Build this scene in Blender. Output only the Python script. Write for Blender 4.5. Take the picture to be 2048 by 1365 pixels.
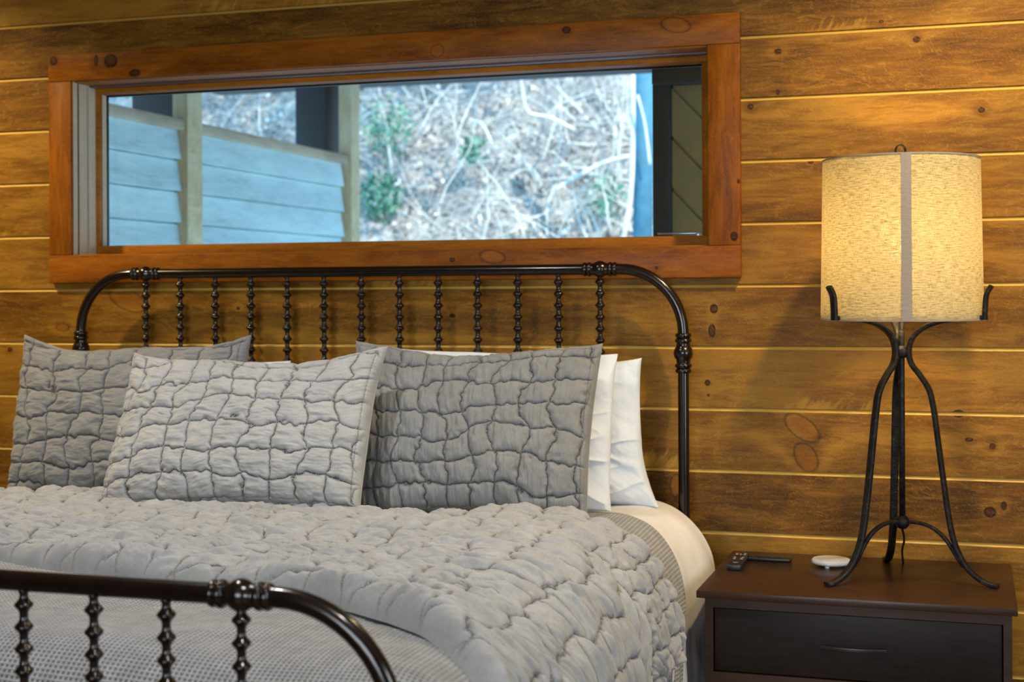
import bpy, bmesh, math, random
import numpy as np
from mathutils import Vector, Matrix

for o in list(bpy.data.objects): bpy.data.objects.remove(o)
SC = bpy.context.scene
COL = SC.collection
PI = math.pi

# ---------------------------------------------------------------- camera
YAW, ROLL, FPX, CY, DIST, CZ = 0.306677, -0.005019, 2895.78, 588.23, 4.2975, 1.42
fw = np.array([-math.sin(YAW), math.cos(YAW), 0.0])
rt = np.array([math.cos(YAW), math.sin(YAW), 0.0]); up = np.cross(rt, fw)
r2 = rt * math.cos(ROLL) + up * math.sin(ROLL); u2 = -rt * math.sin(ROLL) + up * math.cos(ROLL)
cd = bpy.data.cameras.new('camera'); cam = bpy.data.objects.new('camera', cd); COL.objects.link(cam)
cam.matrix_world = Matrix(((r2[0], u2[0], -fw[0], 0), (r2[1], u2[1], -fw[1], -DIST), (r2[2], u2[2], -fw[2], CZ), (0, 0, 0, 1)))
cd.sensor_width = 36; cd.lens = FPX / 2048 * 36; cd.shift_y = (CY - 682.5) / 2048
cd.clip_start = .05; cd.clip_end = 200
cd.dof.use_dof = True; cd.dof.focus_distance = 3.5; cd.dof.aperture_fstop = 3.7
SC.camera = cam

# ---------------------------------------------------------------- light
SC.view_settings.view_transform = 'Standard'; SC.view_settings.look = 'None'
SC.view_settings.gamma = 1; SC.view_settings.use_curve_mapping = False
SC.view_settings.exposure = 0.4
W = bpy.data.worlds.new('sky'); SC.world = W; W.use_nodes = True
bg = W.node_tree.nodes['Background']; bg.inputs[0].default_value = (.28, .62, 1.0, 1); bg.inputs[1].default_value = 2.8

def light(name, typ, loc, energy, color, aim=None, **kw):
    d = bpy.data.lights.new(name, typ); d.energy = energy; d.color = color
    for k, v in kw.items(): setattr(d, k, v)
    o = bpy.data.objects.new(name, d); COL.objects.link(o); o.location = loc
    if aim is not None:
        o.rotation_euler = (Vector(aim) - Vector(loc)).to_track_quat('-Z', 'Y').to_euler()
    return o
light('sun', 'SUN', (9, -4, 12), 5.2, (1.0, .95, .86), aim=(-1.5, 9, 0), angle=.01)
WARM = (1.0, .76, .38)
light('downlight_right', 'SPOT', (.08, -.85, 2.93), 105, WARM, aim=(.05, -.40, 0), spot_size=math.radians(115), spot_blend=.8, shadow_soft_size=.045)
light('downlight_left', 'SPOT', (-3.7, -.85, 2.93), 125, WARM, aim=(-3.6, -.40, 0), spot_size=math.radians(115), spot_blend=.8, shadow_soft_size=.045)
light('downlight_middle', 'SPOT', (-1.85, -1.75, 2.93), 88, (1, .97, .93), aim=(-1.85, -1.3, 0), spot_size=math.radians(105), spot_blend=.9, shadow_soft_size=.06)
light('downlight_foot', 'SPOT', (-.2, -3.0, 2.93), 40, (1, .96, .92), aim=(-.6, -2.4, 0), spot_size=math.radians(110), spot_blend=.9, shadow_soft_size=.06)
light('fill_behind', 'AREA', (-.6, -6.35, 1.7), 62, (.84, .93, 1.0), aim=(-.9, 0, 1.0), shape='RECTANGLE', size=2.2, size_y=1.4)  # added fill light behind the camera; no window is built there
light('fill_right', 'AREA', (2.35, -2.6, 1.45), 46, (.84, .93, 1.0), aim=(-1.3, -1.2, .9), shape='RECTANGLE', size=1.6, size_y=1.7)  # unseen fill light added at right; no door stands there

# ---------------------------------------------------------------- node helper
class NT:
    def __init__(s, name):
        s.m = bpy.data.materials.new(name); s.m.use_nodes = True; s.t = s.m.node_tree; s.n = s.t.nodes
        s.b = s.n['Principled BSDF']; s.out = s.n['Material Output']
    def new(s, typ, ins=None, **kw):
        n = s.n.new(typ)
        for k, v in kw.items(): setattr(n, k, v)
        for k, v in (ins or {}).items(): s.set(n.inputs[k], v)
        return n
    def set(s, sock, v):
        if isinstance(v, bpy.types.NodeSocket): s.t.links.new(v, sock)
        elif isinstance(v, bpy.types.Node): s.t.links.new(v.outputs[0], sock)
        else: sock.default_value = v
    def math(s, op, a, b=0.0, c=0.0, clamp=False):
        n = s.n.new('ShaderNodeMath'); n.operation = op; n.use_clamp = clamp
        s.set(n.inputs[0], a); s.set(n.inputs[1], b); s.set(n.inputs[2], c); return n.outputs[0]
    def mix(s, f, a, b, blend='MIX'):
        n = s.n.new('ShaderNodeMix'); n.data_type = 'RGBA'; n.blend_type = blend
        s.set(n.inputs[0], f); s.set(n.inputs[6], a); s.set(n.inputs[7], b); return n.outputs[2]
    def ramp(s, f, stops):
        n = s.n.new('ShaderNodeValToRGB'); s.set(n.inputs[0], f); e = n.color_ramp.elements
        while len(e) < len(stops): e.new(.5)
        for i, (p, c) in enumerate(stops):
            e[i].position = p; e[i].color = c if len(c) == 4 else (*c, 1)
        return n.outputs[0]
    def step(s, v, lo, hi):          # smooth map lo..hi -> 0..1
        n = s.n.new('ShaderNodeMapRange'); n.interpolation_type = 'SMOOTHSTEP'
        s.set(n.inputs[0], v); n.inputs[1].default_value = lo; n.inputs[2].default_value = hi; return n.outputs[0]
    def obj(s): return s.new('ShaderNodeTexCoord').outputs['Object']
    def sep(s, v):
        n = s.n.new('ShaderNodeSeparateXYZ'); s.set(n.inputs[0], v); return n.outputs
    def comb(s, x, y, z):
        n = s.n.new('ShaderNodeCombineXYZ'); s.set(n.inputs[0], x); s.set(n.inputs[1], y); s.set(n.inputs[2], z); return n.outputs[0]
    def noise(s, v, scale, detail=3, rough=.5, dist=0.0):
        n = s.n.new('ShaderNodeTexNoise'); s.set(n.inputs['Vector'], v); n.inputs['Scale'].default_value = scale
        n.inputs['Detail'].default_value = detail; n.inputs['Roughness'].default_value = rough; n.inputs['Distortion'].default_value = dist
        return n.outputs[0]
    def bump(s, h, strength=.3, dist=.002, nrm=None):
        n = s.n.new('ShaderNodeBump'); s.set(n.inputs['Height'], h); n.inputs['Strength'].default_value = strength
        n.inputs['Distance'].default_value = dist
        if nrm is not None: s.set(n.inputs['Normal'], nrm)
        return n.outputs[0]
    def fin(s, color=None, rough=.5, metal=0.0, nrm=None, **kw):
        if color is not None: s.set(s.b.inputs['Base Color'], color if not isinstance(color, tuple) else (*color[:3], 1))
        s.set(s.b.inputs['Roughness'], rough); s.set(s.b.inputs['Metallic'], metal)
        if nrm is not None: s.set(s.b.inputs['Normal'], nrm)
        for k, v in kw.items(): s.set(s.b.inputs[k], v)
        return s.m

def wood(name, cols, axis='X', grain=1.0, boards=False, knots=(), rough=.5, chips=0.0, Z0=.3423, seed=0.0, bumpd=.0012, warp=1.0, spec=.5):
    """cols: dark, mid, light, pale (patches), knot colour"""
    N = NT(name); x, y, z = N.sep(N.obj())
    if axis == 'Z': x, z = z, x
    if axis == 'Y': x, y = y, x
    if boards:
        bz = N.math('DIVIDE', N.math('SUBTRACT', z, Z0), .184)
        idx = N.math('FLOOR', bz); loc = N.math('FRACT', bz)
        off = N.math('MULTIPLY', idx, 7.31); rnd = N.new('ShaderNodeTexWhiteNoise', {'W': idx}, noise_dimensions='1D').outputs[0]
    else:
        off = seed; rnd = .5; loc = None
    xo = N.math('ADD', x, off); yo = N.math('ADD', y, off)
    p = N.comb(N.math('MULTIPLY', xo, .9), yo, N.math('MULTIPLY', z, 7))
    warpn = N.noise(N.comb(xo, off, N.math('MULTIPLY', z, 2.5)), 1.6 * grain, 2, .5)
    # cathedral grain: rings of a distorted height field
    fld = N.math('ADD', N.math('MULTIPLY', z, 26 * grain), N.math('MULTIPLY', warpn, 14 * warp))
    kmask = None; ovals = []
    for (kx, kz, rx, rz, ang, typ) in knots:
        dx = N.math('SUBTRACT', x, kx); dz = N.math('SUBTRACT', z, kz)
        c, s_ = math.cos(ang), math.sin(ang)
        a = N.math('DIVIDE', N.math('ADD', N.math('MULTIPLY', dx, c), N.math('MULTIPLY', dz, s_)), rx)
        b = N.math('DIVIDE', N.math('SUBTRACT', N.math('MULTIPLY', dz, c), N.math('MULTIPLY', dx, s_)), rz)
        d = N.math('SQRT', N.math('ADD', N.math('MULTIPLY', a, a), N.math('MULTIPLY', b, b)))
        if typ == 0:      # dark round knot
            k = N.math('SUBTRACT', 1, N.step(d, .75, 1.15))
            ring = N.math('MULTIPLY', N.math('SUBTRACT', 1, N.step(N.math('ABSOLUTE', N.math('SUBTRACT', d, .85)), .05, .3)), .5)
            k = N.math('ADD', N.math('MULTIPLY', k, .80), ring, clamp=True)
        else:             # open oval knot with a dark ring
            ring = N.math('SUBTRACT', 1, N.step(N.math('ABSOLUTE', N.math('SUBTRACT', d, 1.0)), .02, .16))
            inner = N.math('SUBTRACT', 1, N.step(d, .15, 1.0))
            k = N.math('ADD', N.math('MULTIPLY', ring, .55), N.math('MULTIPLY', inner, .12), clamp=True)
        if typ == 1: ovals.append(N.math('SUBTRACT', 1, N.step(d, .55, 1.0)))
        infl = N.math('MULTIPLY', N.math('EXPONENT', N.math('MULTIPLY', d, -.55)), 6.0)
        fld = N.math('ADD', fld, infl)
        kmask = k if kmask is None else N.math('MAXIMUM', kmask, k)
    rings = N.math('MULTIPLY', N.math('ADD', N.math('SINE', fld), 1), .5)
    rings = N.math('POWER', rings, 2.2)
    fine = N.noise(p, 9 * grain, 6, .62, .6)
    big = N.noise(N.comb(N.math('MULTIPLY', xo, .8), 0.0, N.math('MULTIPLY', z, 2.2)), 2.2, 3, .55, .4)
    f = N.math('ADD', N.math('MULTIPLY', fine, .62), N.math('MULTIPLY', rings, .13))
    f = N.math('ADD', f, N.math('MULTIPLY', big, .38))
    if boards: f = N.math('ADD', f, N.math('MULTIPLY', N.math('SUBTRACT', rnd, .5), .26))
    col = N.ramp(f, [(.30, cols[0]), (.50, cols[1]), (.72, cols[2])])
    # flame-like brighter figure
    fig = N.noise(N.comb(N.math('MULTIPLY', xo, 1.3), 3.0, N.math('MULTIPLY', z, 5)), 3.0, 4, .6, 1.5)
    figm = N.math('SUBTRACT', 1, N.step(N.math('ABSOLUTE', N.math('SUBTRACT', fig, .53)), .0, .018))
    col = N.mix(N.math('MULTIPLY', figm, .20), col, (*cols[3], 1))
    if chips and loc is not None:
        # pale saw-skip patches rising from the lower edge of some boards, with slanting streaks
        sk = N.comb(N.math('ADD', xo, N.math('MULTIPLY', z, -.55)), 0.0, N.math('MULTIPLY', z, .25))
        st = N.noise(sk, 42, 3, .6)
        gate = N.noise(N.comb(xo, N.math('MULTIPLY', off, 1.7), 0.0), 1.7, 1, .5)
        top = N.math('ADD', N.math('MULTIPLY', N.step(gate, .54, .74), .42), N.math('MULTIPLY', N.math('SUBTRACT', st, .5), .9))
        cm = N.math('SUBTRACT', 1, N.step(N.math('SUBTRACT', loc, N.math('SUBTRACT', top, .06)), -.10, .06))
        cm = N.math('MULTIPLY', cm, N.math('MULTIPLY', N.step(gate, .56, .66), N.step(st, .30, .62)))
        col = N.mix(N.math('MULTIPLY', cm, chips), col, (*cols[3], 1))
    for o_ in ovals: col = N.mix(N.math('MULTIPLY', o_, .6), col, (.36, .125, .014, 1))
    if kmask is not None: col = N.mix(kmask, col, (*cols[4], 1))
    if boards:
        col = N.mix(N.math('MULTIPLY', N.step(loc, .943, .950), .9), col, (.72, .45, .10, 1))  # lit line of the board chamfers painted as a paler tone
    # fine rough-sawn hatch
    hatch = N.noise(N.comb(N.math('ADD', N.math('MULTIPLY', x, 90), N.math('MULTIPLY', z, 50)), 0.0, N.math('MULTIPLY', z, 60)), 2.0, 2, .6)
    h = N.math('ADD', N.math('MULTIPLY', fine, .6), N.math('MULTIPLY', hatch, .8))
    col = N.mix(N.math('MULTIPLY', N.step(hatch, .45, .75), .16), col, (*cols[3], 1))
    nrm = N.bump(h, .55, bumpd)
    rg = N.math('ADD', rough, N.math('MULTIPLY', N.math('SUBTRACT', fine, .5), .25))
    return N.fin(col, rg, 0.0, nrm, **{'Specular IOR Level': spec})

def plain(name, col, rough=.5, metal=0.0, ns=40, nv=.12, bump=.0, **kw):
    N = NT(name); v = N.obj(); n = N.noise(v, ns, 3)
    c = N.mix(n, tuple(max(0, k * (1 - nv)) for k in col) + (1,), tuple(min(1, k * (1 + nv)) for k in col) + (1,))
    return N.fin(c, rough, metal, N.bump(n, bump, .002) if bump else None, **kw)

# ---------------------------------------------------------------- mesh helpers
def tag(o, label=None, cat=None, group=None, kind=None):
    if label: o['label'] = label
    if cat: o['category'] = cat
    if group: o['group'] = group
    if kind: o['kind'] = kind
    return o
def link(name, me, mat, parent=None, smooth=True):
    o = bpy.data.objects.new(name, me); COL.objects.link(o)
    if mat is not None: me.materials.append(mat)
    if parent is not None: o.parent = parent
    if smooth: me.shade_smooth()
    return o
def empty(name, loc, label=None, cat=None, group=None, kind=None, rz=0):
    o = bpy.data.objects.new(name, None); COL.objects.link(o); o.location = loc; o.rotation_euler.z = rz
    o.empty_display_size = .05
    return tag(o, label, cat, group, kind)
class MB:
    def __init__(s): s.v = []; s.f = []
    def add(s, v, f):
        n = len(s.v); s.v += [tuple(p) for p in v]; s.f += [tuple(i + n for i in q) for q in f]; return s
    def box(s, a, b, bev=0.0, seg=2, M=None):
        bm = bmesh.new(); bmesh.ops.create_cube(bm, size=1)
        c = [(a[i] + b[i]) / 2 for i in range(3)]; d = [abs(b[i] - a[i]) for i in range(3)]
        for v in bm.verts: v.co = Vector((c[0] + v.co.x * d[0], c[1] + v.co.y * d[1], c[2] + v.co.z * d[2]))
        if bev: bmesh.ops.bevel(bm, geom=bm.edges[:], offset=bev, segments=seg, affect='EDGES', profile=.5)
        if M is not None: bm.transform(M)
        bm.verts.index_update()
        s.add([v.co[:] for v in bm.verts], [[v.index for v in f.verts] for f in bm.faces]); bm.free(); return s
    def lathe(s, prof, n=20, M=None, caps=True):
        v = []; f = []
        for r, z in prof:
            for k in range(n): v.append((r * math.cos(2 * PI * k / n), r * math.sin(2 * PI * k / n), z))
        for i in range(len(prof) - 1):
            for k in range(n):
                a = i * n + k; b = i * n + (k + 1) % n; f.append((a, b, b + n, a + n))
        if caps:
            f.append(tuple(range(n))[::-1]); f.append(tuple(range((len(prof) - 1) * n, len(prof) * n)))
        if M is not None: v = [(M @ Vector(p))[:] for p in v]
        return s.add(v, f)
    def tube(s, pts, rad, n=14, sect=None, caps=True, up=None):
        """sect=(w,h) gives a rounded rectangular bar; up fixes its orientation"""
        P = [Vector(p) for p in pts]; m = len(P)
        R = rad if hasattr(rad, '__len__') else [rad] * m
        T = [(P[min(i + 1, m - 1)] - P[max(i - 1, 0)]).normalized() for i in range(m)]
        if up is None:
            a = T[0].orthogonal().normalized()
        v = []; f = []
        for i in range(m):
            if up is not None: a = (Vector(up) - T[i] * T[i].dot(Vector(up))).normalized()
            else: a = (a - T[i] * a.dot(T[i])).normalized()
            b = T[i].cross(a)
            for k in range(n):
                t = 2 * PI * k / n + (PI / n if sect else 0); c, q = math.cos(t), math.sin(t)
                if sect:
                    e = .35; c = math.copysign(abs(c) ** e, c) * sect[0] / 2; q = math.copysign(abs(q) ** e, q) * sect[1] / 2
                    v.append((P[i] + (a * c + b * q) * R[i])[:])
                else: v.append((P[i] + (a * c + b * q) * R[i])[:])
        for i in range(m - 1):
            for k in range(n):
                x = i * n + k; y = i * n + (k + 1) % n; f.append((x, y, y + n, x + n))
        if caps: f.append(tuple(range(n))[::-1]); f.append(tuple(range((m - 1) * n, m * n)))
        return s.add(v, f)
    def build(s, name, mat, parent=None, smooth=True, auto=None):
        me = bpy.data.meshes.new(name); me.from_pydata(s.v, [], s.f); me.update()
        bm = bmesh.new(); bm.from_mesh(me); bmesh.ops.recalc_face_normals(bm, faces=bm.faces[:]); bm.to_mesh(me); bm.free()
        o = link(name, me, mat, parent, smooth)
        if smooth and auto is not None: me.set_sharp_from_angle(angle=math.radians(auto))
        return o
def spline(ctrl, n=8):
    """Catmull-Rom through points"""
    P = [np.array(p, float) for p in ctrl]; P = [2 * P[0] - P[1]] + P + [2 * P[-1] - P[-2]]; out = []
    for i in range(1, len(P) - 2):
        for k in range(n):
            t = k / n; a, b, c, d = P[i - 1], P[i], P[i + 1], P[i + 2]
            out.append(.5 * (2 * b + (c - a) * t + (2 * a - 5 * b + 4 * c - d) * t * t + (-a + 3 * b - 3 * c + d) * t ** 3))
    out.append(P[-2]); return [tuple(p) for p in out]

def vnoise(x, y, seed=0):
    rs = np.random.RandomState(seed); T = rs.rand(256, 256) * 2 - 1
    xi = np.floor(x).astype(int); yi = np.floor(y).astype(int); fx = x - xi; fy = y - yi
    fx = fx * fx * fx * (fx * (fx * 6 - 15) + 10); fy = fy * fy * fy * (fy * (fy * 6 - 15) + 10)
    g = lambda a, b: T[a & 255, b & 255]
    return (g(xi, yi) * (1 - fx) + g(xi + 1, yi) * fx) * (1 - fy) + (g(xi, yi + 1) * (1 - fx) + g(xi + 1, yi + 1) * fx) * fy
def fbm(x, y, seed=0, o=4, g=.5):
    r = 0; a = 1
    for k in range(o): r = r + a * vnoise(x * 2 ** k + 13.7 * k, y * 2 ** k + 5.1 * k, seed + k); a *= g
    return r
def sstep(x, a, b):
    t = np.clip((x - a) / (b - a), 0, 1); return t * t * (3 - 2 * t)
def normals(P):
    du = np.gradient(P, axis=1); dv = np.gradient(P, axis=0); n = np.cross(du, dv)
    return n / (np.linalg.norm(n, axis=2, keepdims=True) + 1e-12)
def grid_obj(name, P, mat, parent=None, uv=None, extra=None, mask=None, attr=None, flip=False):
    """P: (nv,nu,3); extra: list of further grids joined in the same mesh (same size)"""
    Ps = [P] + (extra or []); V = []; F = []; off = 0
    for k, G in enumerate(Ps):
        nv, nu = G.shape[:2]; idx = np.arange(nv * nu).reshape(nv, nu) + off
        q = np.stack([idx[:-1, :-1], idx[:-1, 1:], idx[1:, 1:], idx[1:, :-1]], -1).reshape(-1, 4)
        if (k % 2 == 1) != flip: q = q[:, ::-1]
        V.append(G.reshape(-1, 3)); F.append(q); off += nv * nu
    V = np.concatenate(V); F = np.concatenate(F)
    me = bpy.data.meshes.new(name); me.vertices.add(len(V)); me.vertices.foreach_set('co', V.astype(np.float32).ravel())
    me.loops.add(F.size); me.loops.foreach_set('vertex_index', F.astype(np.int32).ravel())
    me.polygons.add(len(F)); me.polygons.foreach_set('loop_start', np.arange(0, F.size, 4, dtype=np.int32))
    me.update(calc_edges=True)
    if uv is not None:
        U = np.concatenate([u_.reshape(-1, 2) for u_ in uv]); l = me.uv_layers.new(name='UVMap')
        l.data.foreach_set('uv', U[F.ravel()].astype(np.float32).ravel())
    if attr is not None:
        for an, arrs in attr.items():
            at = me.attributes.new(an, 'FLOAT', 'POINT'); at.data.foreach_set('value', np.concatenate([a_.ravel() for a_ in arrs]).astype(np.float32))
    if len(Ps) > 1:
        bm = bmesh.new(); bm.from_mesh(me); bmesh.ops.remove_doubles(bm, verts=bm.verts[:], dist=1e-5); bm.to_mesh(me); bm.free()
    return link(name, me, mat, parent)

# ---------------------------------------------------------------- materials
WZ0 = 1.4456 - 8 * .184
WALLC = [(.075, .028, .0035), (.19, .080, .0095), (.35, .170, .022), (.60, .33, .05), (.035, .010, .003)]
TRIMC = [(.10, .026, .002), (.23, .066, .004), (.36, .118, .009), (.52, .20, .022), (.035, .009, .003)]
def wxz(px, py, Y=0.0):      # point on the wall plane seen at a pixel of the photograph (for placing knots)
    d = fw + (px - 1024) / FPX * r2 - (py - CY) / FPX * u2; t = (Y + DIST) / d[1]
    return t * d[0], CZ + t * d[2]
def K(px, py, rx, rz, ang=0, typ=0):
    x, z = wxz(px, py); return (x, z, rx, rz, ang, typ)
wall_knots = [K(1604, 856, .058, .030, -.62, 1), K(1612, 915, .03, .045, .5, 1), K(1352, 972, .018, .034, 0, 1), K(1980, 1025, .017, .015), K(2008, 1012, .008, .012),
    K(1415, 766, .0085, .009), K(1417, 791, .004, .004), K(1917, 828, .016, .011), K(1938, 880, .011, .006), K(1985, 893, .008, .009), K(1556, 103, .010, .008), K(1833, 79, .010, .009),
    K(1501, 214, .009, .009), K(1963, 220, .009, .008), K(1556, 184, .005, .009), K(1621, 323, .009, .007), K(1428, 618, .012, .014), K(1424, 662, .011, .02), K(1763, 43, .007, .005),
    K(255, 600, .075, .034, -.4, 1), K(905, 632, .01, .006), K(125, 655, .026, .013, 0, 1), K(476, 617, .007, .005), K(20, 700, .01, .008)]
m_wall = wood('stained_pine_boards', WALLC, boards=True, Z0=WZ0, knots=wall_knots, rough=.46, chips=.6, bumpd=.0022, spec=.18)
m_ext = wood('dim_pine_boards', [(.10, .06, .02), (.2, .13, .045), (.3, .2, .08), (.38, .27, .12), (.05, .03, .01)], rough=.6)
def T(px, py, rx, rz, ang=0, typ=0):
    x, z = wxz(px, py, -.022); return (x, z, rx, rz, ang, typ)
m_trim_h = wood('red_stained_trim', TRIMC, knots=[T(108, 122, .016, .016), T(222, 122, .026, .024), T(193, 121, .008, .02), T(270, 146, .022, .012), T(875, 102, .022, .02, 0, 1),
    T(1133, 60, .014, .011), T(1352, 50, .045, .022, -.2, 1), T(985, 514, .042, .02, -.15, 1), T(905, 520, .01, .008), T(1313, 536, .005, .006), T(498, 56, .004, .004)], rough=.42, grain=1.3, seed=2.2, spec=.2)
TV = lambda px, py, rx, rz: (wxz(px, py, -.022)[1], wxz(px, py, -.022)[0], rz, rx, 0, 0)
m_trim_v = wood('red_stained_trim_upright', TRIMC, axis='Z', knots=[TV(1468, 473, .011, .014), TV(1477, 363, .004, .006)], rough=.42, grain=1.1, seed=5.1, warp=1.6, spec=.2)
m_reveal = wood('orange_stained_reveal', [(.20, .065, .006), (.38, .135, .011), (.50, .19, .018), (.6, .26, .03), (.04, .01, .004)], rough=.5, grain=1.5, seed=1.0, spec=.12)
m_cream = plain('cream_jamb', (.66, .60, .44), .45)
m_dark = plain('dark_seal', (.012, .014, .016), .4)
m_track = plain('mauve_track', (.12, .085, .09), .35)
m_siding = wood('weathered_siding', [(.34, .38, .35), (.52, .55, .50), (.64, .68, .60), (.74, .74, .66), (.10, .14, .15)], axis='Y', rough=.8, grain=1.0, seed=.4, warp=.6)
m_post = wood('weathered_post', [(.40, .22, .10), (.62, .38, .19), (.75, .52, .30), (.82, .6, .38), (.06, .04, .03)], axis='Z', rough=.8, grain=1.2, seed=3.4)
m_cap = wood('weathered_cap', [(.28, .15, .08), (.42, .25, .14), (.52, .33, .2), (.3, .24, .2), (.05, .03, .03)], axis='Y', rough=.8, seed=4.4)
m_darkpost = plain('dark_brown_post', (.045, .035, .030), .7, bump=.3)
m_floor = wood('floor_boards', [(.05, .025, .01), (.10, .05, .02), (.15, .08, .03), (.2, .1, .04), (.03, .01, .005)], rough=.4)

def bronze(name='oil_rubbed_bronze'):
    N = NT(name); n = N.noise(N.obj(), 30, 4)
    c = N.mix(n, (.006, .004, .0035, 1), (.020, .011, .008, 1))
    return N.fin(c, N.math('ADD', .16, N.math('MULTIPLY', n, .12)), .35, N.bump(n, .05, .001), **{'Coat Weight': .6, 'Coat Roughness': .12})
m_bronze = bronze()
def iron():
    N = NT('hammered_iron'); v = N.obj(); n = N.noise(v, 60, 5, .65); n2 = N.noise(v, 260, 2)
    h = N.math('ADD', n, N.math('MULTIPLY', n2, .5))
    c = N.ramp(n, [(.40, (.010, .010, .011)), (.60, (.028, .024, .020)), (.74, (.11, .085, .055))])
    return N.fin(c, .42, .55, N.bump(h, .9, .003))
m_iron = iron()
def fabric(name, ca, cb, thread=None, sheen=.25, weave=900, fold=.14):
    N = NT(name); v = N.obj(); x, y, z = N.sep(v)
    n1 = N.noise(v, 14, 4, .6); 
    n2 = N.noise(N.comb(N.math('MULTIPLY', x, 3), y, N.math('MULTIPLY', z, .8)), 160, 3, .6)
    f = N.math('ADD', N.math('MULTIPLY', n1, .55), N.math('MULTIPLY', n2, .45))
    c = N.ramp(f, [(.32, ca), (.68, cb)])
    if thread is not None:
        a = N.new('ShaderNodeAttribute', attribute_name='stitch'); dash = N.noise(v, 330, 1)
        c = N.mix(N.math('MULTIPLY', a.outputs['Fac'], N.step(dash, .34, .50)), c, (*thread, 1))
    nrm = N.bump(N.math('ADD', N.math('MULTIPLY', N.noise(v, weave, 2), .5), N.math('MULTIPLY', n2, 1.0)), fold, .0012)
    return N.fin(c, .92, 0, nrm, **{'Sheen Weight': sheen, 'Sheen Roughness': .5, 'Specular IOR Level': .15})
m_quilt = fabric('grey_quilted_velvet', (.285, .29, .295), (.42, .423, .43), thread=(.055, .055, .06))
m_sham_shaded = fabric('shaded_sham_velvet', (.185, .19, .195), (.285, .29, .295), thread=(.04, .04, .045))  # same velvet as the front sham, darkened: shade put into its colour
m_sham_lit = fabric('lit_sham_velvet', (.33, .335, .34), (.465, .468, .468), thread=(.055, .055, .06))  # same velvet as the rear shams, lightened: light from above put into its colour
m_white = fabric('white_cotton', (.70, .76, .86), (.80, .86, .95), sheen=.1, fold=.12)
m_sheet = fabric('ivory_cotton_sheet', (.64, .63, .65), (.74, .73, .75), sheen=.1, fold=.12)
m_shamback = fabric('pale_grey_cotton', (.50, .52, .54), (.58, .60, .62), sheen=.1, fold=.12)
def waffle_mat():
    N = NT('grey_waffle_knit'); uv = N.new('ShaderNodeTexCoord').outputs['UV']; u, v, _ = N.sep(uv)
    c = 2 * PI / .0102
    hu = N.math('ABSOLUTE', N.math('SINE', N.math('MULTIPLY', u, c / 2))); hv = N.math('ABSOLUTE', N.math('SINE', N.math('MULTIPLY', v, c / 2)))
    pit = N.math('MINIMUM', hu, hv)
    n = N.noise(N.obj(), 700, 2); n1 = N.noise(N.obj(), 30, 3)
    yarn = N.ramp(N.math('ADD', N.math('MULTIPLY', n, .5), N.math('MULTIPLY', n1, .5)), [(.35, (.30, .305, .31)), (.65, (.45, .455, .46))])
    col = N.mix(N.math('MULTIPLY', N.step(pit, .50, .85), .85), yarn, (.10, .10, .10, 1))  # shade of the knit recesses painted as a dark tone
    h = N.math('SUBTRACT', N.math('MULTIPLY', n, .15), pit)
    return N.fin(col, .95, 0, N.bump(h, .8, .003), **{'Sheen Weight': .15, 'Specular IOR Level': .1})
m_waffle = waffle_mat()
m_ns = wood('espresso_wood', [(.018, .0065, .003), (.030, .011, .005), (.044, .017, .008), (.038, .018, .012), (.01, .005, .004)], rough=.34, grain=1.2, bumpd=.0004, seed=3)
m_ns_drawer = wood('espresso_drawer', [(.010, .0065, .0055), (.016, .010, .008), (.022, .014, .012), (.03, .019, .016), (.01, .005, .004)], rough=.45, grain=1.6, bumpd=.0005, seed=6, spec=.2)
m_handle = plain('bronze_pull', (.06, .05, .055), .32, .8)
m_plastic = plain('black_plastic', (.012, .012, .013), .32)
m_button = plain('grey_button', (.32, .32, .33), .5)
m_red = plain('red_button', (.55, .03, .015), .4)
m_marble = None
def marble():
    N = NT('white_marble'); n = N.noise(N.obj(), 18, 5, .6, 1.2)
    c = N.ramp(n, [(.40, (.80, .78, .74)), (.52, (.70, .67, .63)), (.58, (.84, .82, .80))]); return N.fin(c, .25)
m_marble = marble()
def shade_mat(name, ca, cb, trans):
    N = NT(name); N.n.remove(N.b); x, y, z = N.sep(N.obj())
    ang = N.math('ARCTAN2', y, x)
    w1 = N.noise(N.comb(N.math('MULTIPLY', ang, 9), 0.0, N.math('MULTIPLY', z, 330)), 1.0, 3, .7)
    w2 = N.noise(N.comb(N.math('MULTIPLY', ang, 190), 0.0, N.math('MULTIPLY', z, 60)), 1.0, 3, .7)
    f = N.math('ADD', N.math('MULTIPLY', w1, .6), N.math('MULTIPLY', w2, .4))
    c = N.ramp(f, [(.36, ca), (.58, cb)])
    d = N.new('ShaderNodeBsdfDiffuse', {'Color': c, 'Normal': N.bump(f, .3, .001)}); t = N.new('ShaderNodeBsdfTranslucent', {'Color': c})
    m = N.new('ShaderNodeMixShader', {0: trans, 1: d, 2: t})
    if trans > .3:      # open weave lets a little light straight through
        m = N.new('ShaderNodeMixShader', {0: N.math('MULTIPLY', N.step(f, .50, .62), .13), 1: m.outputs[0], 2: N.new('ShaderNodeBsdfTransparent').outputs[0]})
    N.t.links.new(m.outputs[0], N.out.inputs[0]); return N.m
m_shade = shade_mat('linen_shade', (.36, .30, .15), (.84, .77, .52), .56)
m_seam = shade_mat('linen_seam', (.40, .33, .28), (.48, .41, .35), .10)

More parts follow.
